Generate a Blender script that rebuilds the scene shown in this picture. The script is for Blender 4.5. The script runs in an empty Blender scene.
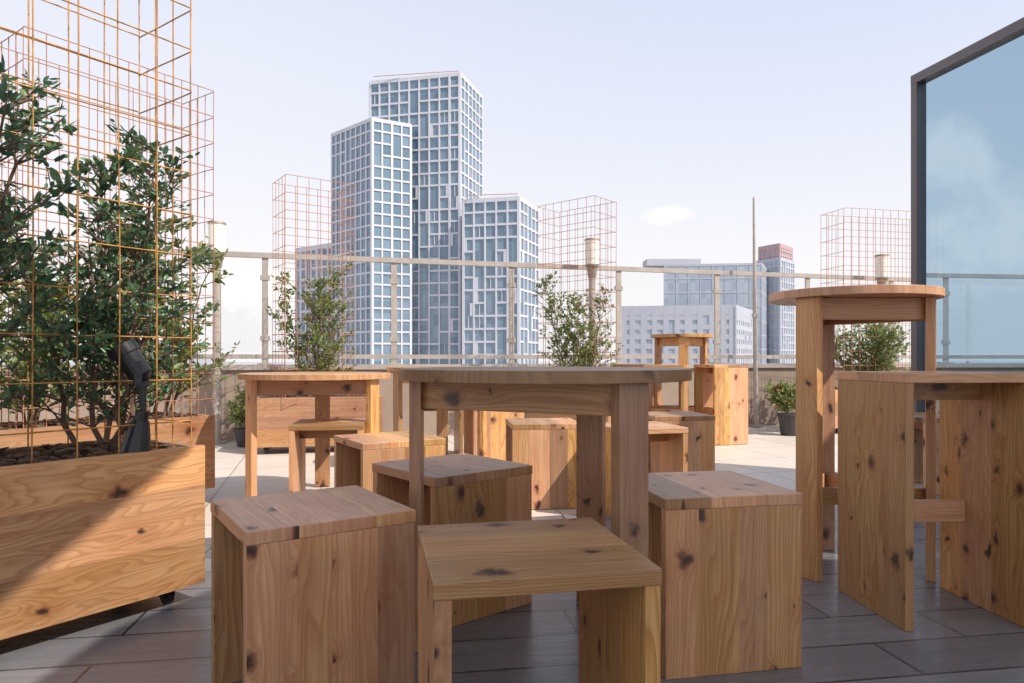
import bpy, bmesh, math, random
from mathutils import Vector, Matrix
R=math.radians
scene=bpy.context.scene
COL=scene.collection
SUN_AZ=(0.87,-0.493); SUN_EL=45

# ---------------------------------------------------------------- node helpers
def new_mat(name):
    m=bpy.data.materials.new(name); m.use_nodes=True
    nt=m.node_tree; nt.nodes.clear()
    out=nt.nodes.new('ShaderNodeOutputMaterial')
    b=nt.nodes.new('ShaderNodeBsdfPrincipled')
    nt.links.new(b.outputs[0],out.inputs[0])
    return m,nt,b,out
class N:
    def __init__(s,nt): s.nt=nt
    def put(s,sock,v):
        if isinstance(v,bpy.types.NodeSocket): s.nt.links.new(v,sock)
        elif v is not None:
            if sock.type=='RGBA' and len(v)==3: v=(*v,1)
            sock.default_value=v
    def math(s,op,a,b=None,c=None,clamp=False):
        n=s.nt.nodes.new('ShaderNodeMath'); n.operation=op; n.use_clamp=clamp
        s.put(n.inputs[0],a)
        if b is not None: s.put(n.inputs[1],b)
        if c is not None: s.put(n.inputs[2],c)
        return n.outputs[0]
    def mr(s,v,a,b,c=0.0,d=1.0,smooth=False):
        n=s.nt.nodes.new('ShaderNodeMapRange'); n.clamp=True
        if smooth: n.interpolation_type='SMOOTHSTEP'
        s.put(n.inputs[0],v)
        for i,x in enumerate((a,b,c,d)): s.put(n.inputs[i+1],x)
        return n.outputs[0]
    def mix(s,f,a,b,blend='MIX'):
        n=s.nt.nodes.new('ShaderNodeMix'); n.data_type='RGBA'; n.blend_type=blend
        s.put(n.inputs[0],f); s.put(n.inputs[6],a); s.put(n.inputs[7],b)
        return n.outputs[2]
    def comb(s,x,y,z=0.0):
        n=s.nt.nodes.new('ShaderNodeCombineXYZ')
        s.put(n.inputs[0],x); s.put(n.inputs[1],y); s.put(n.inputs[2],z)
        return n.outputs[0]
    def sep(s,v):
        n=s.nt.nodes.new('ShaderNodeSeparateXYZ'); s.put(n.inputs[0],v); return n.outputs
    def noise(s,v,scale,detail=2,rough=.5,dist=0.0):
        n=s.nt.nodes.new('ShaderNodeTexNoise')
        if v is not None: s.put(n.inputs['Vector'],v)
        n.inputs['Scale'].default_value=scale; n.inputs['Detail'].default_value=detail
        n.inputs['Roughness'].default_value=rough; n.inputs['Distortion'].default_value=dist
        return n.outputs['Fac']
    def tc(s,which='Object'):
        n=s.nt.nodes.new('ShaderNodeTexCoord'); return n.outputs[which]
    def bump(s,h,strength,dist=0.01):
        n=s.nt.nodes.new('ShaderNodeBump'); n.inputs['Strength'].default_value=strength
        n.inputs['Distance'].default_value=dist; s.put(n.inputs['Height'],h); return n.outputs[0]
    def attr(s,name):
        n=s.nt.nodes.new('ShaderNodeAttribute'); n.attribute_name=name; return n.outputs['Color']

def wood_mat(name,light,dark,planter=False):
    m,nt,b,out=new_mat(name); n=N(nt)
    uvn=nt.nodes.new('ShaderNodeUVMap'); uv=uvn.outputs[0]
    u,v,_=n.sep(uv)
    bd=n.sep(n.attr('bd'))
    vor=nt.nodes.new('ShaderNodeTexVoronoi'); vor.voronoi_dimensions='2D'
    vor.inputs['Scale'].default_value=8.5 if not planter else 3.4
    wob=n.noise(uv,22,3); wob2=n.noise(uv,31,3)
    uvw=n.comb(n.math('ADD',n.math('MULTIPLY',u,0.7),n.math('MULTIPLY',wob,.045)),n.math('ADD',v,n.math('MULTIPLY',wob2,.045)))
    nt.links.new(uvw,vor.inputs['Vector'])
    d=vor.outputs['Distance']; rc=n.sep(vor.outputs['Color'])
    en=n.math('GREATER_THAN',rc[0],0.36 if not planter else .55)
    rad=n.mr(n.math('POWER',rc[1],1.8),0,1,0.045,0.20) if not planter else n.mr(rc[1],0,1,.03,.08)
    kn=n.math('MULTIPLY',n.mr(d,n.math('MULTIPLY',rad,1.25),n.math('MULTIPLY',rad,.45),0,1,True),en)
    core=n.math('MULTIPLY',n.mr(d,n.math('MULTIPLY',rad,.85),n.math('MULTIPLY',rad,.2),0,1,True),en)
    inf=n.math('MULTIPLY',n.math('POWER',n.mr(d,0,0.42,1,0),2.0),en)
    inf=n.math('MULTIPLY',inf,n.mr(rc[1],0,1,.4,1.2))
    lown=n.noise(n.comb(n.math('MULTIPLY',u,0.9 if planter else .7),n.math('MULTIPLY',v,5.0)),1.6,2,.5)
    midn=n.noise(n.comb(n.math('MULTIPLY',u,5),n.math('MULTIPLY',v,30.0)),1.0,2,.5)
    ph=n.math('ADD',n.math('MULTIPLY',v,34 if not planter else 34),n.math('MULTIPLY',lown,14 if not planter else 24))
    ph=n.math('ADD',ph,n.math('MULTIPLY',v,n.mr(bd[0],0,1,0,70 if not planter else 20)))
    ph=n.math('ADD',ph,n.math('MULTIPLY',inf,3.0))
    ph=n.math('ADD',ph,n.math('MULTIPLY',midn,0.8))
    fr=n.math('FRACT',ph)
    ring=n.math('MULTIPLY',n.math('POWER',fr,1.6 if not planter else 2.4),n.mr(fr,.86,1.0,1,0))
    ring=n.math('MULTIPLY',ring,n.mr(bd[1],0,1,.6,1.25))
    fib=n.noise(n.comb(n.math('MULTIPLY',u,7),n.math('MULTIPLY',v,420)),1.0,3,.6)
    streak=n.noise(n.comb(n.math('MULTIPLY',u,1.6),n.math('MULTIPLY',v,60)),1.0,3,.65)
    blotch=n.noise(n.comb(n.math('MULTIPLY',u,2.2),n.math('MULTIPLY',v,14)),1.0,3,.6)
    c=n.mix(ring,light,dark)
    c=n.mix(n.mr(fib,.3,.7,0,.36),c,dark)
    c=n.mix(n.mr(streak,.45,.75,0,.6),c,(dark[0]*.8,dark[1]*.68,dark[2]*.58))
    c=n.mix(n.mr(blotch,.42,.75,0,.45),c,(dark[0]*1.0,dark[1]*.78,dark[2]*.65))
    c=n.mix(n.math('MULTIPLY',inf,.65),c,(dark[0]*.8,dark[1]*.58,dark[2]*.42))
    c=n.mix(n.math('MULTIPLY',kn,.8),c,(.16,.055,.022))
    c=n.mix(n.math('MULTIPLY',core,.9),c,(.03,.013,.008))
    hs=nt.nodes.new('ShaderNodeHueSaturation')
    n.put(hs.inputs['Hue'],n.mr(bd[1],0,1,.486,.508)); n.put(hs.inputs['Saturation'],n.mr(bd[1],0,1,.90,1.08))
    n.put(hs.inputs['Value'],n.mr(n.math('FRACT',n.math('MULTIPLY',bd[0],7.3)),0,1,.56,1.12)); n.put(hs.inputs['Color'],c)
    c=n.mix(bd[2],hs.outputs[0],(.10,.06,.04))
    dirt=n.noise(n.tc('Object'),6,4,.65)
    c=n.mix(n.mr(dirt,.5,.8,0,.25),c,(.30,.22,.17))
    n.put(b.inputs['Base Color'],c)
    n.put(b.inputs['Roughness'],n.mr(fib,.2,.8,.32,.52))
    b.inputs['Specular IOR Level'].default_value=.65
    h=n.math('ADD',n.math('MULTIPLY',fib,.5),n.math('MULTIPLY',ring,-.5))
    n.put(b.inputs['Normal'],n.bump(h,.3,.002))
    return m
WOOD=wood_mat('cedar_wood',(.80,.485,.225),(.48,.22,.08))
PWOOD=wood_mat('planter_cedar',(.80,.465,.22),(.44,.195,.075),True)

def simple(name,col,rough=.5,metal=0,noise=0,scale=5,bump=0,spec=.5):
    m,nt,b,out=new_mat(name); n=N(nt)
    if noise:
        f=n.noise(n.tc('Object'),scale,5,.6)
        c=n.mix(n.mr(f,.3,.7),tuple(x*(1-noise) for x in col),tuple(min(1,x*(1+noise)) for x in col))
        n.put(b.inputs['Base Color'],c)
        if bump: n.put(b.inputs['Normal'],n.bump(n.noise(n.tc('Object'),scale*6,4),bump,.01))
        n.put(b.inputs['Roughness'],n.mr(f,.3,.7,max(.05,rough-.1),min(1,rough+.1)))
    else:
        b.inputs['Base Color'].default_value=(*col,1); b.inputs['Roughness'].default_value=rough
    b.inputs['Metallic'].default_value=metal; b.inputs['Specular IOR Level'].default_value=spec
    return m
STEEL=simple('railing_steel',(.42,.37,.33),.5,.2,.12,8)
BLACK=simple('black_plastic',(.02,.02,.022),.35,0,.3,30)
DKFRAME=simple('dark_frame',(.14,.125,.13),.4,.4,.1,4)
WIRE=simple('rusty_wire',(.50,.235,.06),.55,.25,.5,25)
WIRE2=simple('rusty_wire_far',(.46,.20,.12),.6,.15,.3,25)
PARA=simple('parapet_stucco',(.31,.24,.19),.9,0,.12,3,.3)
CAP=simple('parapet_cap',(.40,.35,.31),.6,.1,.1,6)
SOIL=simple('mulch',(.15,.08,.05),.95,0,.5,40,.8)
WHITE=simple('plaster_white',(.78,.76,.73),.8,0,.04,2)
LAMPG=simple('lantern_diffuser',(.85,.80,.70),.35,0,.05,10)
LAMPC=simple('lantern_cap',(.30,.25,.20),.5,.4,.1,10)
CONC=simple('facade_white',(.60,.60,.64),.75,0,.05,.2,spec=.2)
POTM=simple('pot_dark',(.05,.045,.045),.6,0,.2,20)
def fabric():
    m,nt,b,out=new_mat('added_canopy_fabric'); n=N(nt)
    b.inputs['Base Color'].default_value=(.85,.82,.76,1); b.inputs['Roughness'].default_value=.9
    tr=nt.nodes.new('ShaderNodeBsdfTranslucent'); tr.inputs[0].default_value=(.80,.76,.70,1)
    mx=nt.nodes.new('ShaderNodeMixShader'); mx.inputs[0].default_value=.32  # translucent share added so soft fill light reaches the foreground
    nt.links.new(b.outputs[0],mx.inputs[1]); nt.links.new(tr.outputs[0],mx.inputs[2]); nt.links.new(mx.outputs[0],out.inputs[0])
    return m
FAB=fabric()

def glass_tower(name,c1,c2,rough=.3,spec=.25):
    m,nt,b,out=new_mat(name); n=N(nt)
    o=n.sep(n.tc('Object'))
    cell=n.comb(n.math('FLOOR',n.math('DIVIDE',o[0],2.3)),n.math('FLOOR',n.math('DIVIDE',o[1],2.3)),n.math('FLOOR',n.math('DIVIDE',o[2],3.4)))
    w=nt.nodes.new('ShaderNodeTexWhiteNoise'); n.put(w.inputs['Vector'],cell)
    c=n.mix(w.outputs['Value'],c1,c2)
    n.put(b.inputs['Base Color'],c)
    b.inputs['Roughness'].default_value=rough; b.inputs['Specular IOR Level'].default_value=spec
    return m
TGLASS=glass_tower('hazed_tower_glass',(.115,.185,.25),(.19,.275,.35),.12,.7)  # lightened, bluish tints put distance haze into the glass colour
TGLASS2=glass_tower('hazed_office_glass',(.30,.35,.42),(.40,.45,.52))  # pale low-contrast tints carry aerial haze in the colour

def plank_floor():
    m,nt,b,out=new_mat('dark_plank_tiles'); n=N(nt)
    mp=nt.nodes.new('ShaderNodeMapping'); mp.inputs['Rotation'].default_value=(0,0,R(-9))
    n.put(mp.inputs[0],n.tc('Object'))
    v=mp.outputs[0]
    br=nt.nodes.new('ShaderNodeTexBrick'); br.offset=.37; br.offset_frequency=2
    n.put(br.inputs['Vector'],v)
    n.put(br.inputs['Color1'],(.14,.137,.15)); n.put(br.inputs['Color2'],(.26,.25,.265)); n.put(br.inputs['Mortar'],(.018,.016,.018))
    br.inputs['Scale'].default_value=1; br.inputs['Mortar Size'].default_value=.0045; br.inputs['Mortar Smooth'].default_value=.1
    br.inputs['Brick Width'].default_value=.80; br.inputs['Row Height'].default_value=.195; br.inputs['Bias'].default_value=0
    x,y,z=n.sep(v)
    g=n.noise(n.comb(n.math('MULTIPLY',x,2.5),n.math('MULTIPLY',y,42)),1,4,.65)
    st=n.noise(v,2.2,4,.6)
    c=n.mix(n.mr(g,.3,.7,0,.5),br.outputs['Color'],(.09,.088,.097))
    c=n.mix(n.mr(st,.45,.75,0,.45),c,(.28,.27,.27))
    n.put(b.inputs['Base Color'],c)
    n.put(b.inputs['Roughness'],n.mr(g,.3,.7,.18,.38))
    h=n.math('SUBTRACT',n.math('MULTIPLY',g,.25),br.outputs['Fac'])
    n.put(b.inputs['Normal'],n.bump(h,.5,.003))
    return m
def paver_floor():
    m,nt,b,out=new_mat('light_pavers'); n=N(nt)
    mp=nt.nodes.new('ShaderNodeMapping'); mp.inputs['Rotation'].default_value=(0,0,R(-15.5))
    n.put(mp.inputs[0],n.tc('Object')); v=mp.outputs[0]
    br=nt.nodes.new('ShaderNodeTexBrick'); br.offset=0
    n.put(br.inputs['Vector'],v)
    n.put(br.inputs['Color1'],(.66,.58,.50)); n.put(br.inputs['Color2'],(.72,.64,.56)); n.put(br.inputs['Mortar'],(.36,.32,.28))
    br.inputs['Scale'].default_value=1; br.inputs['Mortar Size'].default_value=.006
    br.inputs['Brick Width'].default_value=.6; br.inputs['Row Height'].default_value=.6
    st=n.noise(v,1.7,5,.65)
    c=n.mix(n.mr(st,.4,.75,0,.4),br.outputs['Color'],(.50,.43,.36))
    fine=n.noise(v,90,2); c=n.mix(n.mr(fine,.4,.7,0,.2),c,(.35,.3,.26))
    n.put(b.inputs['Base Color'],c); b.inputs['Roughness'].default_value=.5
    n.put(b.inputs['Normal'],n.bump(n.math('SUBTRACT',fine,br.outputs['Fac']),.3,.004))
    return m
PLANK=plank_floor(); PAVER=paver_floor()

def glassmat(name,tint,gloss,rough=.0,glosscol=(1,1,1)):
    m=bpy.data.materials.new(name); m.use_nodes=True; nt=m.node_tree; nt.nodes.clear()
    out=nt.nodes.new('ShaderNodeOutputMaterial'); t=nt.nodes.new('ShaderNodeBsdfTransparent'); g=nt.nodes.new('ShaderNodeBsdfGlossy')
    t.inputs[0].default_value=(*tint,1); g.inputs[0].default_value=(*glosscol,1); g.inputs['Roughness'].default_value=rough
    mx=nt.nodes.new('ShaderNodeMixShader'); n=N(nt)
    fr=nt.nodes.new('ShaderNodeFresnel'); fr.inputs[0].default_value=1.5
    f=n.math('ADD',fr.outputs[0],gloss,clamp=True)
    nt.links.new(f,mx.inputs[0]); nt.links.new(t.outputs[0],mx.inputs[1]); nt.links.new(g.outputs[0],mx.inputs[2])
    nt.links.new(mx.outputs[0],out.inputs[0]); return m
RGLASS=glassmat('railing_glass',(.95,.96,.965),.0)
WGLASS=glassmat('windscreen_glass',(.12,.19,.24),.60,.0,(.54,.71,.85))

def leafmat(name,a,bcol,c3):
    m,nt,b,out=new_mat(name); n=N(nt)
    bd=n.sep(n.attr('bd'))
    c=n.mix(bd[0],a,bcol); c=n.mix(n.math('POWER',bd[1],4),c,c3)
    n.put(b.inputs['Base Color'],c); b.inputs['Roughness'].default_value=.38
    tr=nt.nodes.new('ShaderNodeBsdfTranslucent'); n.put(tr.inputs[0],c)
    mx=nt.nodes.new('ShaderNodeMixShader'); mx.inputs[0].default_value=.35
    nt.links.new(b.outputs[0],mx.inputs[1]); nt.links.new(tr.outputs[0],mx.inputs[2]); nt.links.new(mx.outputs[0],out.inputs[0])
    return m
LEAF=leafmat('leaf_green',(.05,.12,.07),(.10,.20,.10),(.26,.35,.14))
LEAFY=leafmat('leaf_yellow_green',(.10,.17,.045),(.20,.27,.07),(.38,.40,.14))
BARK=simple('bark',(.16,.10,.07),.9,0,.4,30,.5)
FLOWER=simple('flower_red',(.6,.05,.06),.6)

# ---------------------------------------------------------------- mesh builder
class MB:
    def __init__(s): s.v=[];s.f=[];s.m=[];s.uv=[];s.c=[]
    def face(s,pts,mat=0,uvs=None,col=(.5,.5,0)):
        i=len(s.v); s.v+= [tuple(p) for p in pts]; s.f.append(tuple(range(i,i+len(pts)))); s.m.append(mat)
        s.uv.append(uvs or [(0,0)]*len(pts)); s.c.append(col)
    def box(s,M,sx,sy,sz,mat=0,col=(.5,.5,0)):
        x,y,z=sx/2,sy/2,sz/2
        P=[M@Vector(p) for p in ((-x,-y,-z),(x,-y,-z),(x,y,-z),(-x,y,-z),(-x,-y,z),(x,-y,z),(x,y,z),(-x,y,z))]
        for q in ((0,3,2,1),(4,5,6,7),(0,1,5,4),(1,2,6,5),(2,3,7,6),(3,0,4,7)): s.face([P[k] for k in q],mat,None,col)
    def panel(s,M,L,W,T,strips=1,mat=0,rnd=random,dark=0):
        """board panel: x=grain L, y=width W, z=thickness T, centred"""
        cuts=[-W/2]
        for i in range(1,strips): cuts.append(-W/2+W*i/strips+rnd.uniform(-.2,.2)*W/strips)
        cuts.append(W/2)
        l=L/2;t=T/2
        for i in range(strips):
            y0,y1=cuts[i],cuts[i+1]; ou,ov=rnd.uniform(0,50),rnd.uniform(0,50)
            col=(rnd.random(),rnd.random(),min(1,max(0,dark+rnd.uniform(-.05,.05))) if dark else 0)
            def q(ps,uvf): s.face([M@Vector(p) for p in ps],mat,[(a+ou,b+ov) for a,b in [uvf(p) for p in ps]],col)
            q([(-l,y0,t),(l,y0,t),(l,y1,t),(-l,y1,t)],lambda p:(p[0],p[1]))
            q([(-l,y1,-t),(l,y1,-t),(l,y0,-t),(-l,y0,-t)],lambda p:(p[0]+3,p[1]))
            q([(l,y0,-t),(l,y1,-t),(l,y1,t),(l,y0,t)],lambda p:(p[2]*.4,p[1]))
            q([(-l,y1,-t),(-l,y0,-t),(-l,y0,t),(-l,y1,t)],lambda p:(p[2]*.4,p[1]))
            if i==0: q([(-l,y0,-t),(l,y0,-t),(l,y0,t),(-l,y0,t)],lambda p:(p[0],p[2]+y0))
            if i==strips-1: q([(l,y1,-t),(-l,y1,-t),(-l,y1,t),(l,y1,t)],lambda p:(p[0],p[2]+y1))
    def disc(s,r,z0,z1,strips,rnd=random,dark=0,mat=0):
        ys=[-r+2*r*i/strips for i in range(strips+1)]
        for i in range(strips):
            y0,y1=ys[i],ys[i+1]; ou,ov=rnd.uniform(0,50),rnd.uniform(0,50)
            col=(rnd.random(),rnd.random(),min(1,max(0,dark+rnd.uniform(-.05,.05))) if dark else 0)
            n=10
            a0,a1=math.asin(max(-1,y0/r)),math.asin(min(1,y1/r))
            aa=[a0+(a1-a0)*k/n for k in range(n+1)]
            right=[(r*math.cos(a),r*math.sin(a)) for a in aa]
            left=[(-r*math.cos(a),r*math.sin(a)) for a in reversed(aa)]
            poly=right+left
            s.face([(x,y,z1) for x,y in poly],mat,[(x+ou,y+ov) for x,y in poly],col)
            s.face([(x,y,z0) for x,y in reversed(poly)],mat,[(x+ou,y+ov) for x,y in reversed(poly)],col)
            for side in (right,left):
                for k in range(n):
                    (xa,ya),(xb,yb)=side[k],side[k+1]
                    s.face([(xa,ya,z0),(xb,yb,z0),(xb,yb,z1),(xa,ya,z1)],mat,[(ou+xa,ov+ya),(ou+xb,ov+yb),(ou+xb+z1-z0,ov+yb),(ou+xa+z1-z0,ov+ya)],col)
    def tube(s,a,b,ra,rb,seg=8,mat=0,caps=True,col=(.5,.5,0)):
        a=Vector(a);b=Vector(b);d=(b-a).normalized(); up=Vector((0,0,1)) if abs(d.z)<.9 else Vector((1,0,0))
        x=d.cross(up).normalized(); y=d.cross(x)
        A=[a+(x*math.cos(2*math.pi*i/seg)+y*math.sin(2*math.pi*i/seg))*ra for i in range(seg)]
        B=[b+(x*math.cos(2*math.pi*i/seg)+y*math.sin(2*math.pi*i/seg))*rb for i in range(seg)]
        for i in range(seg):
            j=(i+1)%seg; s.face([A[i],A[j],B[j],B[i]],mat,None,col)
        if caps: s.face(list(reversed(A)),mat,None,col); s.face(B,mat,None,col)
    def obj(s,name,mats,loc=(0,0,0),rot=0,bevel=0,parent=None,smooth=False):
        me=bpy.data.meshes.new(name); me.from_pydata(s.v,[],s.f)
        for m in mats: me.materials.append(m)
        me.polygons.foreach_set('material_index',s.m)
        uvl=me.uv_layers.new(name='UVMap'); flat=[c for u in s.uv for p in u for c in p]; uvl.data.foreach_set('uv',flat)
        ca=me.color_attributes.new('bd','FLOAT_COLOR','CORNER')
        cf=[]
        for f,c in zip(s.f,s.c): cf+= [c[0],c[1],c[2],1]*len(f)
        ca.data.foreach_set('color',cf)
        bm=bmesh.new(); bm.from_mesh(me); bmesh.ops.remove_doubles(bm,verts=bm.verts,dist=1e-5) if (bevel or smooth) else None
        bmesh.ops.recalc_face_normals(bm,faces=bm.faces) if (bevel or smooth) else None
        bm.to_mesh(me); bm.free()
        if smooth:
            for p in me.polygons: p.use_smooth=True
        me.update()
        o=bpy.data.objects.new(name,me); COL.objects.link(o); o.location=loc; o.rotation_euler=(0,0,rot)
        if bevel:
            b=o.modifiers.new('b','BEVEL'); b.width=bevel; b.segments=2; b.limit_method='ANGLE'; b.angle_limit=R(50)
        if parent: o.parent=parent
        return o
T=Matrix.Translation
def Rm(ax,deg): return Matrix.Rotation(R(deg),4,ax)
def vpanel(normal):
    if normal=='y':
        return Matrix(((0,1,0,0),(0,0,1,0),(1,0,0,0),(0,0,0,1)))
    return Matrix(((0,0,1,0),(0,1,0,0),(1,0,0,0),(0,0,0,1)))

def stool(name,x,y,rot,panels='x',w=.38,d=.38,h=.45,seed=0,foot=None,dark=0,bar=True):
    rnd=random.Random(seed); b=MB(); t=.028
    g=Matrix.Identity(4) if panels=='x' else Rm('Z',90)
    L,W=(w,d) if panels=='x' else (d,w)
    b.panel(g@T((0,0,h-t/2)),L,W,t,3,0,rnd,dark)
    for sgn in (-1,1):
        b.panel(g@T((sgn*(L/2-t/2-.0015),0,(h-t)/2))@vpanel('x'),h-t-.0005,W-.004,t,3+(seed%2),0,rnd,dark)
    if bar:
        b.panel(g@T((0,0,h-t-.031))@Rm('X',90),L-2*t-.004,.06,.022,1,0,rnd,dark+.15)
    if foot:
        b.panel(g@T((0,foot[1],foot[0]))@Rm('X',90),L-2*t-.004,.07,.026,1,0,rnd,dark)
    return b.obj(name,[WOOD],(x,y,.004),R(rot),.0018)

def table(name,x,y,a0,h=.75,r=.40,rl=.355,seed=0,dark=0,foot=False,grain=0,legw=.09,darkleg=None):
    rnd=random.Random(seed); b=MB(); t=.03
    b.disc(r,h-t,h,5,rnd,dark)
    if grain:
        G=Rm('Z',grain); b.v=[tuple(G@Vector(p)) for p in b.v]
    dl=dark if darkleg is None else darkleg
    ang=[a0,a0+120,a0+240]
    for a in ang:
        M=Rm('Z',a)@T((rl,0,(h-t)/2))@vpanel('x')
        b.panel(M,h-t-.001,legw,.032,1,0,rnd,dl)
    hz=[h-t-.041]+([.30] if foot else [])
    for i,z in enumerate(hz):
        for k in range(3):
            p=[Vector((rl*math.cos(R(a)),rl*math.sin(R(a)),z-.003*k)) for a in (ang[k],ang[(k+1)%3])]
            mid=(p[0]+p[1])/2; dd=p[1]-p[0]; aa=math.degrees(math.atan2(dd.y,dd.x))
            b.panel(T(mid)@Rm('Z',aa)@Rm('X',90),dd.length-.02,.078 if i==0 else .06,.024,1,0,rnd,dl)
    return b.obj(name,[WOOD],(x,y,.004),0,.0015)

# ---------------------------------------------------------------- furniture
stool('wooden_stool',-.482,1.645,33.5,'y',seed=1,w=.376,d=.376)
stool('wooden_stool',.026,1.295,11.5,'x',seed=2)
stool('wooden_stool',.530,1.935,11,'y',seed=3)
stool('wooden_stool',-.20,2.28,40,'y',seed=4)
stool('wooden_stool',-.55,3.08,32,'y',seed=5)
stool('wooden_stool',-1.00,3.80,8,'x',seed=6)
stool('wooden_stool',.17,3.85,6,'y',seed=7)
stool('wooden_stool',.66,3.62,14,'x',seed=8)
stool('wooden_stool',1.02,4.35,8,'y',seed=9)
stool('wooden_stool',-.14,5.15,15,'y',seed=10)
stool('wooden_stool',-.62,5.75,12,'x',seed=11)
stool('wooden_stool',2.55,4.25,15,'y',seed=12)
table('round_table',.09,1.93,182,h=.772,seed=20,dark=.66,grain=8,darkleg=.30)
table('round_table',-1.12,3.95,100,h=.715,r=.42,rl=.37,seed=21,grain=20)
table('round_table',-.52,5.1,95,h=.735,seed=22)
table('high_round_table',1.30,2.635,210,h=1.05,r=.30,rl=.255,seed=23,foot=True,grain=-20)
table('high_round_table',1.66,6.75,20,h=1.03,r=.30,rl=.255,seed=24,foot=True)
stool('bar_stool',1.335,2.215,4,'x',seed=30,w=.40,d=.37,h=.755,foot=(.295,.07))
stool('bar_stool',1.98,6.55,16,'y',seed=31,w=.36,d=.36,h=.74,foot=(.295,.07))
stool('bar_stool',1.42,6.35,-20,'x',seed=32,w=.36,d=.36,h=.74,foot=(.295,.07))
stool('bar_stool',1.25,7.0,30,'y',seed=33,w=.36,d=.36,h=.74,foot=(.295,.07))

# ---------------------------------------------------------------- planters
def planter(name,cx,cy,rot,L,D,h,seed,base=.06):
    rnd=random.Random(seed); b=MB(); t=.025; hh=h-base; zc=base+hh/2
    n=3
    for s_,dim in ((-1,L),(1,L)):
        b.panel(T((0,s_*(D/2-t/2),zc))@Rm('X',90),dim,hh,t,n,0,rnd)
    for s_ in (-1,1):
        b.panel(T((s_*(L/2-t/2-.002),0,zc-.001))@Rm('Z',90)@Rm('X',90),D-2*t-.002,hh-.004,t,n,0,rnd)
    b.box(T((0,0,base+.03)),L-2*t-.004,D-2*t-.004,.02,1)
    nx,ny=28,10; zs=h-.035
    pts={}
    for i in range(nx+1):
        for j in range(ny+1):
            pts[i,j]=(-(L/2-t-.003)+(L-2*t-.006)*i/nx,-(D/2-t-.003)+(D-2*t-.006)*j/ny,zs+rnd.uniform(-.012,.012))
    for i in range(nx):
        for j in range(ny):
            b.face([pts[i,j],pts[i+1,j],pts[i+1,j+1],pts[i,j+1]],1)
    for k in range(900):
        p=(rnd.uniform(-L/2+.04,L/2-.04),rnd.uniform(-D/2+.04,D/2-.04),zs+.012+rnd.uniform(0,.03))
        M=T(p)@Matrix.Rotation(rnd.uniform(0,6.28),4,'Z')@Matrix.Rotation(rnd.uniform(-.5,.5),4,'X')
        b.box(M,rnd.uniform(.015,.045),rnd.uniform(.006,.015),.005,3 if rnd.random()<.5 else 1)
    for sx in (-1,1):
        for sy in (-1,1):
            x,y=sx*(L/2-.09),sy*(D/2-.07)
            b.tube((x-.011,y,.026),(x+.011,y,.026),.025,.025,16,2)
            b.box(T((x,y,.052)),.035,.04,.012,2)
            b.box(T((x-.017,y,.04)),.003,.03,.03,2); b.box(T((x+.017,y,.04)),.003,.03,.03,2)
    return b.obj(name,[PWOOD,SOIL,BLACK,BARK],(cx,cy,.004),R(rot))
def cage(name,cx,cy,rot,L,D,z0,z1,mat,sx=.095,sz=.15,r=.0026,tilt=0):
    cu=bpy.data.curves.new(name,'CURVE'); cu.dimensions='3D'; cu.bevel_depth=r; cu.bevel_resolution=1
    rnd=random.Random(int(cx*100))
    def line(a,b):
        sp=cu.splines.new('POLY'); n=4; sp.points.add(n-1)
        for i in range(n):
            f=i/(n-1); j=(lambda:rnd.uniform(-.0035,.0035) if 0<i<n-1 else 0)
            sp.points[i].co=(a[0]+(b[0]-a[0])*f+j(),a[1]+(b[1]-a[1])*f+j(),a[2]+(b[2]-a[2])*f,1)
    l,d=L/2,D/2
    nx=max(1,round(L/sx)); ny=max(1,round(D/sx)); nz=round((z1-z0)/sz)
    for i in range(nx+1):
        x=-l+L*i/nx
        for y in (-d,d): line((x,y,z0),(x,y,z1))
    for i in range(1,ny):
        y=-d+D*i/ny
        for x in (-l,l): line((x,y,z0),(x,y,z1))
    for k in range(nz+1):
        z=z0+(z1-z0)*k/nz
        for y in (-d,d): line((-l,y,z+.003),(l,y,z+.003))
        for x in (-l,l): line((x,-d,z-.003),(x,d,z-.003))
    o=bpy.data.objects.new(name,cu); COL.objects.link(o); o.location=(cx,cy,0); o.rotation_euler=(0,R(tilt),R(rot)); cu.materials.append(mat)
    return o
ux,uy=.574,.819
def along(px,py,a,n): return (px+ux*a-uy*n, py+uy*a+ux*n)
c1=along(-1.014,2.28,-.80,.225); planter('wooden_planter',c1[0],c1[1],55,1.6,.45,.512,40)
cg=along(-1.014,2.28,-.605,.20); cage('wire_trellis',cg[0],cg[1],55,1.15,.34,.46,2.36,WIRE,sx=.115,sz=.135,r=.0023)
c2=along(-1.70,3.95,-.80,.225); planter('wooden_planter',c2[0],c2[1],55,1.6,.45,.475,41)
cg2=along(-1.70,3.95,-.465,.20); cage('wire_trellis',cg2[0],cg2[1],55,.95,.34,.42,2.34,WIRE2,r=.0024)
planter('wooden_planter',-1.68,6.05,14,1.05,.45,.47,42); cage('wire_trellis',-1.74,6.05,35,.60,.36,.42,2.33,WIRE2,r=.0025)
planter('wooden_planter',.66,6.85,-42,1.0,.45,.47,43); cage('wire_trellis',.64,6.85,-42,.70,.36,.42,2.33,WIRE2,r=.0025)
planter('wooden_planter',4.05,7.65,12,1.4,.45,.47,44); cage('wire_trellis',4.10,7.65,12,1.25,.38,.42,2.40,WIRE2,r=.0025)

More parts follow.
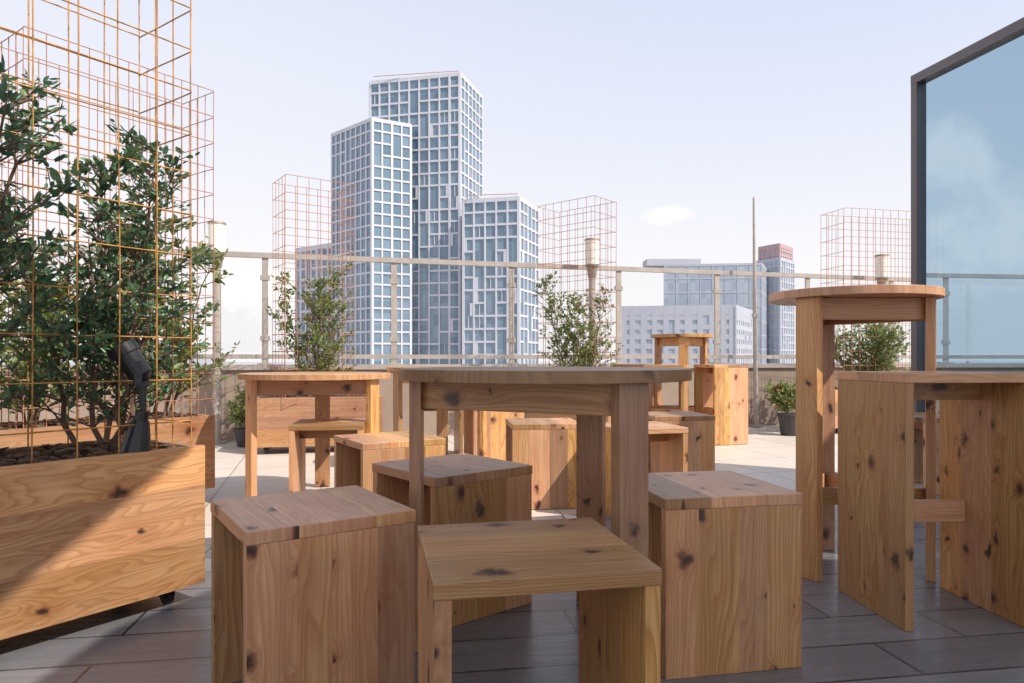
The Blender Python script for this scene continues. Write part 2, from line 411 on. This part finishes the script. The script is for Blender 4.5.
# ---------------------------------------------------------------- shrubs
def shrub(name,x,y,z,h,rad,nleaf,leaf,mat,seed,stems=5,lean=(0,0),parent=None,flowers=0):
    rnd=random.Random(seed); b=MB(); twigs=[]
    for s_ in range(stems):
        a=rnd.uniform(0,6.28); p=Vector((math.cos(a)*.04,math.sin(a)*.04,0)); hh=h*rnd.uniform(.62,1.0)
        out=Vector((math.cos(a),math.sin(a),0))*rad*rnd.uniform(.15,.8)
        n=12; prev=p
        for k in range(1,n+1):
            f=k/n
            q=Vector((p.x+out.x*f**.8+lean[0]*f,p.y+out.y*f**.8+lean[1]*f,hh*f))+Vector((rnd.gauss(0,.012),rnd.gauss(0,.012),0))
            r0=.011*(1-f*.8)*(h/1.2); b.tube(prev,q,r0*1.1,r0,5,1,False)
            if f>.14:
                for _ in range(2 if f<.9 else 4):
                    aa=rnd.uniform(0,6.28); ln=rad*rnd.uniform(.3,.95)*(1.15-f*.75)
                    e=q+Vector((math.cos(aa)*ln,math.sin(aa)*ln,ln*rnd.uniform(.2,1.2)))
                    b.tube(q,e,.0035*(h/1.2),.0015,4,1,False); twigs.append((q,e))
                    for _2 in range(2):
                        g=rnd.uniform(.3,.9); m=q.lerp(e,g); a3=rnd.uniform(0,6.28)
                        e2=m+Vector((math.cos(a3),math.sin(a3),rnd.uniform(.0,1.2)))*ln*.4
                        b.tube(m,e2,.002,.001,3,1,False); twigs.append((m,e2))
            prev=q
    wts=[(t[1]-t[0]).length*rnd.uniform(.3,1.7) for t in twigs]
    for t in rnd.choices(twigs,wts,k=nleaf):
        f=rnd.uniform(.1,1.05); c=t[0].lerp(t[1],f)+Vector((rnd.gauss(0,1),rnd.gauss(0,1),rnd.gauss(0,1)))*leaf*.25
        d=((t[1]-t[0]).normalized()+Vector((rnd.gauss(0,.7),rnd.gauss(0,.7),rnd.gauss(0,.6)))).normalized()
        s=d.cross(Vector((rnd.gauss(0,.6),rnd.gauss(0,.6),1))).normalized(); nn=s.cross(d)
        L=leaf*rnd.uniform(.6,1.2); W=L*rnd.uniform(.18,.27)
        col=(rnd.random(),rnd.random(),0); a0=c; a1=c+d*L; mid=c+d*L*.45-nn*L*.06
        m1=c+d*L*.28; m2=c+d*L*.68
        b.face([a0,m1+s*W+nn*L*.03,m2+s*W*.9+nn*L*.03,a1,mid],0,None,col)
        b.face([a0,mid,a1,m2-s*W*.9+nn*L*.03,m1-s*W+nn*L*.03],0,None,col)
    for k in range(flowers):
        t=rnd.choice(twigs); c=t[1]
        for q in range(5):
            a=q*1.256; b.face([c,c+Vector((math.cos(a)*.02,math.sin(a)*.02,.012)),c+Vector((math.cos(a+.9)*.02,math.sin(a+.9)*.02,.012))],2,None)
    return b.obj(name,[mat,BARK,FLOWER],(x,y,z))
p=along(-1.014,2.28,-.66,.21); shrub('olive_shrub',p[0],p[1],.46,1.48,.36,6200,.036,LEAF,50,9,(-.03,-.02))
p=along(-1.014,2.28,-1.05,.22); shrub('olive_shrub',p[0],p[1],.46,1.15,.33,3000,.036,LEAF,51,6)
p=along(-1.014,2.28,-.21,.24); shrub('olive_shrub',p[0],p[1],.46,1.06,.28,3800,.034,LEAF,59,7)
p=along(-1.70,3.95,-.20,.22); shrub('olive_shrub',p[0],p[1],.43,1.15,.34,3800,.042,LEAFY,53,6)
p=along(-1.70,3.95,-.85,.22); shrub('olive_shrub',p[0],p[1],.43,.95,.34,3000,.042,LEAFY,54,6)
shrub('olive_shrub',-1.70,6.05,.42,1.12,.38,3000,.042,LEAFY,55,6)
shrub('olive_shrub',.66,6.85,.42,1.10,.38,3000,.042,LEAFY,56,7)
shrub('olive_shrub',3.95,7.65,.42,.82,.46,3400,.046,LEAFY,57,8)
def pot(x,y,r,h,seed,fl):
    b=MB(); b.tube((0,0,0),(0,0,h),r*.75,r,20,0); b.tube((0,0,h),(0,0,h+.02),r*1.06,r*1.06,20,0)
    o=b.obj('potted_plant',[POTM],(x,y,.004))
    s_=shrub('foliage',0,0,h,.33,.2,1100,.045,LEAFY,seed,6,flowers=fl); s_.parent=o
pot(2.90,7.2,.12,.2,60,60); pot(3.12,7.5,.11,.18,61,70); pot(-2.42,6.3,.11,.14,62,0)

# spotlight fixture in the planter
b=MB()
b.tube((0,0,0),(0,0,.03),.045,.045,18); b.tube((0,0,.03),(.015,0,.13),.045,.024,18)
b.tube((.015,0,.13),(.02,0,.16),.02,.02,12); b.tube((.02,0,.16),(.02,0,.24),.010,.010,10)
b.box(T((.02,0,.245)),.04,.05,.016)
b.tube((.015,0,.27),(-.025,0,.335),.035,.037,20); b.tube((-.025,0,.335),(-.042,0,.362),.044,.044,20)
b.tube((.015,0,.27),(.025,0,.25),.035,.016,20)
b.box(T((.012,.032,.28)),.02,.005,.07); b.box(T((.012,-.032,.28)),.02,.005,.07)
p=along(-1.014,2.28,-.20,.05); b.obj('garden_spotlight',[BLACK],(p[0],p[1],.48),R(20),.001)

# ---------------------------------------------------------------- terrace floor, parapet, railing
def rail_pt(s,off=0): return Vector((-2.98+.9636*s+.267*off,6.58+.2674*s-.9636*off,0))
AR=math.degrees(math.atan2(.2674,.9636))
b=MB()
b.face([(-9,-9,.0),(12,-9,.0),(12,13,0),(-9,13,0)],0); roof=b.obj('terrace_floor',[PAVER])
b=MB()
k0=Vector((-9,3.45+(-9)*.277,.004)); k1=Vector((12,3.45+12*.277,.004))
b.face([(-9,-9,.004),(12,-9,.004),tuple(k1),tuple(k0)],0); b.obj('dark_plank_floor',[PLANK])
b=MB(); b.box(T((1.5,2,-22.6)),21,22,45,0); b.obj('host_building',[WHITE])
b=MB()
c=rail_pt(4.5,-.12); b.box(T((c.x,c.y,.345))@Rm('Z',AR),24,.24,.69)
b.box(T((c.x,c.y,.715))@Rm('Z',AR),24.1,.30,.05,1)
b.obj('parapet_wall',[PARA,CAP])
b=MB()
s0,s1=-7,16
c=rail_pt((s0+s1)/2,-.10)
zt=1.84
b.box(T((c.x,c.y,zt-.02))@Rm('Z',AR),s1-s0,.055,.05)
b.box(T((c.x,c.y,.82))@Rm('Z',AR),s1-s0,.035,.045)
s=.583-1.265*6
while s<s1:
    q=rail_pt(s,-.10); M=T((q.x,q.y,(zt-.047+.742)/2))@Rm('Z',AR)
    b.box(M,.06,.024,zt-.047-.742)
    b.box(T((q.x,q.y,.748))@Rm('Z',AR),.14,.12,.012)
    for zz in (1.0,1.6):
        b.box(T((q.x,q.y,zz))@Rm('Z',AR),.09,.036,.05)
    a=rail_pt(s+.045,-.10); e=rail_pt(s+1.265-.045,-.10)
    b.face([(a.x,a.y,.86),(e.x,e.y,.86),(e.x,e.y,zt-.055),(a.x,a.y,zt-.055)],1)
    s+=1.265
b.obj('glass_railing',[STEEL,RGLASS])
def lamp(sp,h):
    q=rail_pt(sp,.12); b=MB()
    b.tube((0,0,0),(0,0,.02),.09,.09,16,0); b.tube((0,0,.02),(0,0,h-.30),.038,.038,12,0)
    b.tube((0,0,h-.30),(0,0,h-.28),.08,.08,20,1)
    b.tube((0,0,h-.28),(0,0,h-.02),.074,.078,20,2); b.tube((0,0,h-.02),(0,0,h),.084,.08,20,1)
    b.tube((0,0,h-.42),(0,0,h-.30),.045,.06,12,1)
    b.obj('street_lamp',[STEEL,LAMPC,LAMPG],(q.x,q.y,.004))
def s_of(k,off=.12):
    return (-2.98+.267*off-(6.58-.9636*off)*k)/(.2674*k-.9636)
lamp(.17,2.08); lamp(s_of(.116),2.10); lamp(s_of(.536),2.08)
q=rail_pt(s_of(.354),.12); b=MB(); b.tube((0,0,0),(-.02,0,1.6),.028,.024,10); b.tube((-.02,0,1.6),(-.03,0,2.68),.02,.012,10); b.tube((0,0,0),(0,0,.02),.09,.09,12)
b.box(T((-.015,0,1.3)),.06,.06,.04); b.obj('steel_mast',[STEEL],(q.x,q.y,.004))

# ---------------------------------------------------------------- glass wind screen at right
b=MB()
ga=Vector((2.71,4.60)); gd=Vector((.155,-.768)).normalized(); ang=math.degrees(math.atan2(gd.y,gd.x))
H=2.64; LN=2.9; nP=2
for i in range(nP+1):
    pp=ga+gd*(LN*i/nP); b.box(T((pp.x,pp.y,H/2))@Rm('Z',ang),.05,.075,H)
mid=ga+gd*LN/2
for z in (.05,H+.02):
    b.box(T((mid.x,mid.y,z))@Rm('Z',ang),LN+.05,.078,.06)
for i in range(nP):
    a=ga+gd*(LN*i/nP+.025); e=ga+gd*(LN*(i+1)/nP-.025)
    b.face([(a.x,a.y,.08),(e.x,e.y,.08),(e.x,e.y,H-.01),(a.x,a.y,H-.01)],1)
b.obj('glass_wind_screen',[DKFRAME,WGLASS])

# unseen fabric canopy above/right of the camera, added to shade the seating
b=MB()
def added_sail(poly):
    b.face([(x,y,3.0) for x,y in poly],0)
    n_=len(poly)
    for i in range(n_):
        a=Vector((*poly[i],2.995)); e=Vector((*poly[(i+1)%n_],2.995)); b.tube(a,e,.02,.02,6,1)
added_sail([(1.45,-2.4),(6.5,-2.4),(6.5,1.25),(1.72,1.25),(1.45,.55)])
added_sail([(-.3,-.9),(1.10,-.9),(1.10,1.02),(-.3,1.02)])  # gap between the two pieces shapes the sun beam on planter and floor
for x,y in ((1.8,-2.3),(4.2,-2.3),(6.5,-2.3),(6.5,1.25)):
    b.box(T((x,y,1.5)),.10,.10,3.0,1)
for y in (-.88,): b.tube((-.3,y,3.03),(1.5,y,3.03),.025,.025,8,1)
b.obj('added_shade_canopy',[FAB,DKFRAME])

# ---------------------------------------------------------------- city
b=MB(); b.face([(-9000,-9000,-45),(9000,-9000,-45),(9000,9000,-45),(-9000,9000,-45)]); b.obj('ground',[simple('hazed_city_ground',(.42,.42,.44),.95,0,.2,.01)])  # ground grey has the distance haze mixed into its colour
def facade(b,foot,zt,zb,bay,fh,pw,sh,seed,merge=.3,solid=.06,depth=.3,wpier=.15,mull=.12,zirr=1e9,inset=0):
    rnd=random.Random(seed); n=len(foot)
    for i in range(n):
        a=Vector((*foot[i],0)); e=Vector((*foot[(i+1)%n],0)); d=e-a; L=d.length; dn=d.normalized(); ang=math.degrees(math.atan2(d.y,d.x))
        b.face([(a.x,a.y,zb),(e.x,e.y,zb),(e.x,e.y,zt),(a.x,a.y,zt)],1)
        nb=max(2,round(L/bay)); nf=round((zt-zb)/fh); bw=L/nb; fhh=(zt-zb)/nf
        for k in range(nb+1):
            w=pw*(1.5 if rnd.random()<wpier else 1)
            if k in (0,nb): w=pw*1.3
            c=a+dn*(bw*k)
            if k==0: c+=dn*w*.3
            if k==nb: c-=dn*w*.3
            b.box(T((c.x,c.y,(zt+zb)/2))@Rm('Z',ang),w,depth*2,zt-zb+.01*i,0)
        for f in range(nf+1):
            z=zb+fhh*f
            irr=1 if z<zirr else .1
            for k in range(nb):
                c=a+dn*(bw*(k+.5))
                if f==nf or rnd.random()>merge*irr: b.box(T((c.x,c.y,z-(sh*.5 if f==nf else 0)))@Rm('Z',ang),bw,depth*1.7,sh*(2.0 if f==nf else 1),0)
                if f<nf and rnd.random()<solid*irr:
                    o=rnd.choice((-.32,.32)); c2=a+dn*(bw*(k+.5+o)); b.box(T((c2.x,c2.y,z+fhh/2))@Rm('Z',ang),bw*.34,depth*1.5,fhh,0)
                elif f<nf and rnd.random()<mull:
                    b.box(T((c.x,c.y,z+fhh/2))@Rm('Z',ang),.16,depth*1.2,fhh,0)
    b.face([(x,y,zt-.4) for x,y in foot],0)
def px(k,Y): return ((k-512)/690*Y, Y)
def quad(a,b_,c): return [a,b_,c,(a[0]+c[0]-b_[0],a[1]+c[1]-b_[1])]
tw=bpy.data.objects.new('apartment_tower',None); COL.objects.link(tw)
b=MB(); f=quad(px(370,206.5),px(460,200),px(482,218))
facade(b,f,83.4,-45,3.2,3.6,.44,.54,1,.28,.14,zirr=50); b.obj('main_block',[CONC,TGLASS],parent=tw)
b=MB(); f=quad(px(332,208),px(372,194),px(411,199.5))
facade(b,f,68.2,-45,2.6,3.3,.46,.52,2,.04,.0,mull=0); b.obj('left_block',[CONC,TGLASS],parent=tw)
b=MB(); f=quad(px(463,193),px(519,189),px(538,205))
facade(b,f,44.9,-45,3.2,3.6,.46,.58,3,.26,.14,zirr=34); b.obj('right_block',[CONC,TGLASS],parent=tw)
b=MB(); f=quad(px(296,222),px(334,211),px(372,214))
facade(b,f,35.8,-45,2.6,3.3,.6,.75,4,.05,.0,mull=0); b.obj('low_block',[CONC,TGLASS],parent=tw)
b=MB()
RED=simple('red_edge',(.50,.28,.25),.6)
for (a,e,z) in ((px(374,205),px(459,201),83.6),(px(466,192),px(518,190),45.2)):
    a=Vector((*a,z));e=Vector((*e,z)); b.tube(a+Vector((0,0,.9)),e+Vector((0,0,.9)),.12,.12,4,1)
    for k in range(14): p_=a.lerp(e,k/13); b.tube(p_,p_+Vector((0,0,.9)),.07,.07,4,0)
b.box(T((-26,212,84.0)),12,5,2,0)
b.obj('roof_details',[CONC,RED],parent=tw)

GREY=simple('facade_grey',(.45,.46,.51),.7,0,.06,.2,spec=.2)
ob=bpy.data.objects.new('office_building',None); COL.objects.link(ob)
b=MB(); f=quad(px(621,262),px(735,255),px(752,285))
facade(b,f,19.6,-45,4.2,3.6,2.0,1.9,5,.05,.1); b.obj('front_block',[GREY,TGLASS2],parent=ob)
b=MB(); f=quad(px(664,305),px(762,300),px(768,330))
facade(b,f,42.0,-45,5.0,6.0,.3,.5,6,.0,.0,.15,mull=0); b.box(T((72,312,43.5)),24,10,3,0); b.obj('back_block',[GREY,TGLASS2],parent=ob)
b=MB(); f=quad(px(757,330),px(780,318),px(794,332))
facade(b,f,47,-45,3.0,3.6,.6,.8,7,.1,.0)
REDF=simple('red_brown_facade',(.45,.31,.30),.7,0,.1,.3)
ctr=(sum(p[0] for p in f)/4,sum(p[1] for p in f)/4)
b2=MB(); f3=[(ctr[0]+(p[0]-ctr[0])*.9,ctr[1]+(p[1]-ctr[1])*.9) for p in f]
facade(b2,f3,53.5,46.5,3.0,2.4,.8,1.0,8,.0,.0,mull=0)
tb=bpy.data.objects.new('residential_tower',None); COL.objects.link(tb)
b.obj('shaft',[GREY,TGLASS2],parent=tb); b2.obj('crown',[REDF,TGLASS2],parent=tb)
rnd=random.Random(9)
b=MB()
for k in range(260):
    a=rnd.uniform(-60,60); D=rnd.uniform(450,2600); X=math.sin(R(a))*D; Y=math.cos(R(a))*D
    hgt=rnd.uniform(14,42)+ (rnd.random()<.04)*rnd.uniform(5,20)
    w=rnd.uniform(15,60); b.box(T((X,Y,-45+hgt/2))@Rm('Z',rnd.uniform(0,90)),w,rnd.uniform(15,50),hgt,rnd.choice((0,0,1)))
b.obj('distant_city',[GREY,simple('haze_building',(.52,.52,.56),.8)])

# ---------------------------------------------------------------- world, sun, camera
w=bpy.data.worlds.new('World'); scene.world=w; w.use_nodes=True; nt=w.node_tree; n=N(nt)
bg=nt.nodes['Background']
sky=nt.nodes.new('ShaderNodeTexSky'); sky.sky_type='NISHITA'; sky.sun_disc=False
sky.sun_elevation=R(SUN_EL); sky.sun_rotation=math.atan2(SUN_AZ[0],SUN_AZ[1]); sky.air_density=1.0; sky.dust_density=2.0; sky.ozone_density=1.2
tcg=n.tc('Generated'); x,y,z=n.sep(tcg)
hc=n.mix(n.mr(z,.02,.47,0,1,True),(7.0,6.8,6.8),(4.95,5.4,6.6))
left=n.mr(x,.5,-.6,0,1,True)
hc=n.mix(n.math('MULTIPLY',left,.4),hc,(6.9,6.75,6.8))
c=n.mix(n.mr(z,.35,.95,.94,.35,True),sky.outputs[0],hc)
def blob(dx,dy,dz,r0,r1,sq=2.2):
    l=math.sqrt(dx*dx+dy*dy+dz*dz); dx,dy,dz=dx/l,dy/l,dz/l
    a=n.math('SUBTRACT',x,dx); b_=n.math('SUBTRACT',y,dy); e=n.math('MULTIPLY',n.math('SUBTRACT',z,dz),sq)
    d=n.math('SQRT',n.math('ADD',n.math('ADD',n.math('MULTIPLY',a,a),n.math('MULTIPLY',b_,b_)),n.math('MULTIPLY',e,e)))
    return n.mr(d,r1,r0,0,1)
cn=n.noise(tcg,11,8,.65,.4)
blobs=[blob(-.84,.53,.145,.05,.22,2.2),blob(-.795,.57,.245,.02,.11,1.5),blob(.22,1,.207,.0,.05,2.4),blob(-.37,1,.10,.0,.18,2.4),blob(.62,1,.11,.0,.14,3),blob(-.93,.25,.2,.0,.22,2)]
bm_=blobs[0]
for q_ in blobs[1:]: bm_=n.math('MAXIMUM',bm_,q_)
den=n.math('ADD',n.math('MULTIPLY',bm_,.8),n.math('MULTIPLY',n.math('SUBTRACT',cn,.5),1.9))
den=n.math('MULTIPLY',den,n.mr(bm_,0,.15,0,1))
cm=n.mr(den,.22,.85,0,.9,True)
c=n.mix(cm,c,(8.6,8.0,7.7))
nt.links.new(c,bg.inputs[0]); bg.inputs[1].default_value=.15
sd=bpy.data.lights.new('sun','SUN'); sd.energy=5.0; sd.angle=R(.5); sd.color=(1,.93,.83)
so=bpy.data.objects.new('sun',sd); COL.objects.link(so)
dv=Vector((SUN_AZ[0]*math.cos(R(SUN_EL)),SUN_AZ[1]*math.cos(R(SUN_EL)),math.sin(R(SUN_EL))))
so.rotation_euler=dv.to_track_quat('Z','Y').to_euler(); so.location=dv*30
cam=bpy.data.cameras.new('camera'); co=bpy.data.objects.new('camera',cam); COL.objects.link(co)
co.location=(0,0,.804); co.rotation_euler=(R(90),0,0); cam.lens=24.26; cam.sensor_width=36; cam.shift_y=.0163; cam.clip_end=20000; cam.clip_start=.02
scene.camera=co
scene.view_settings.view_transform='Standard'; scene.view_settings.look='None'; scene.view_settings.exposure=0
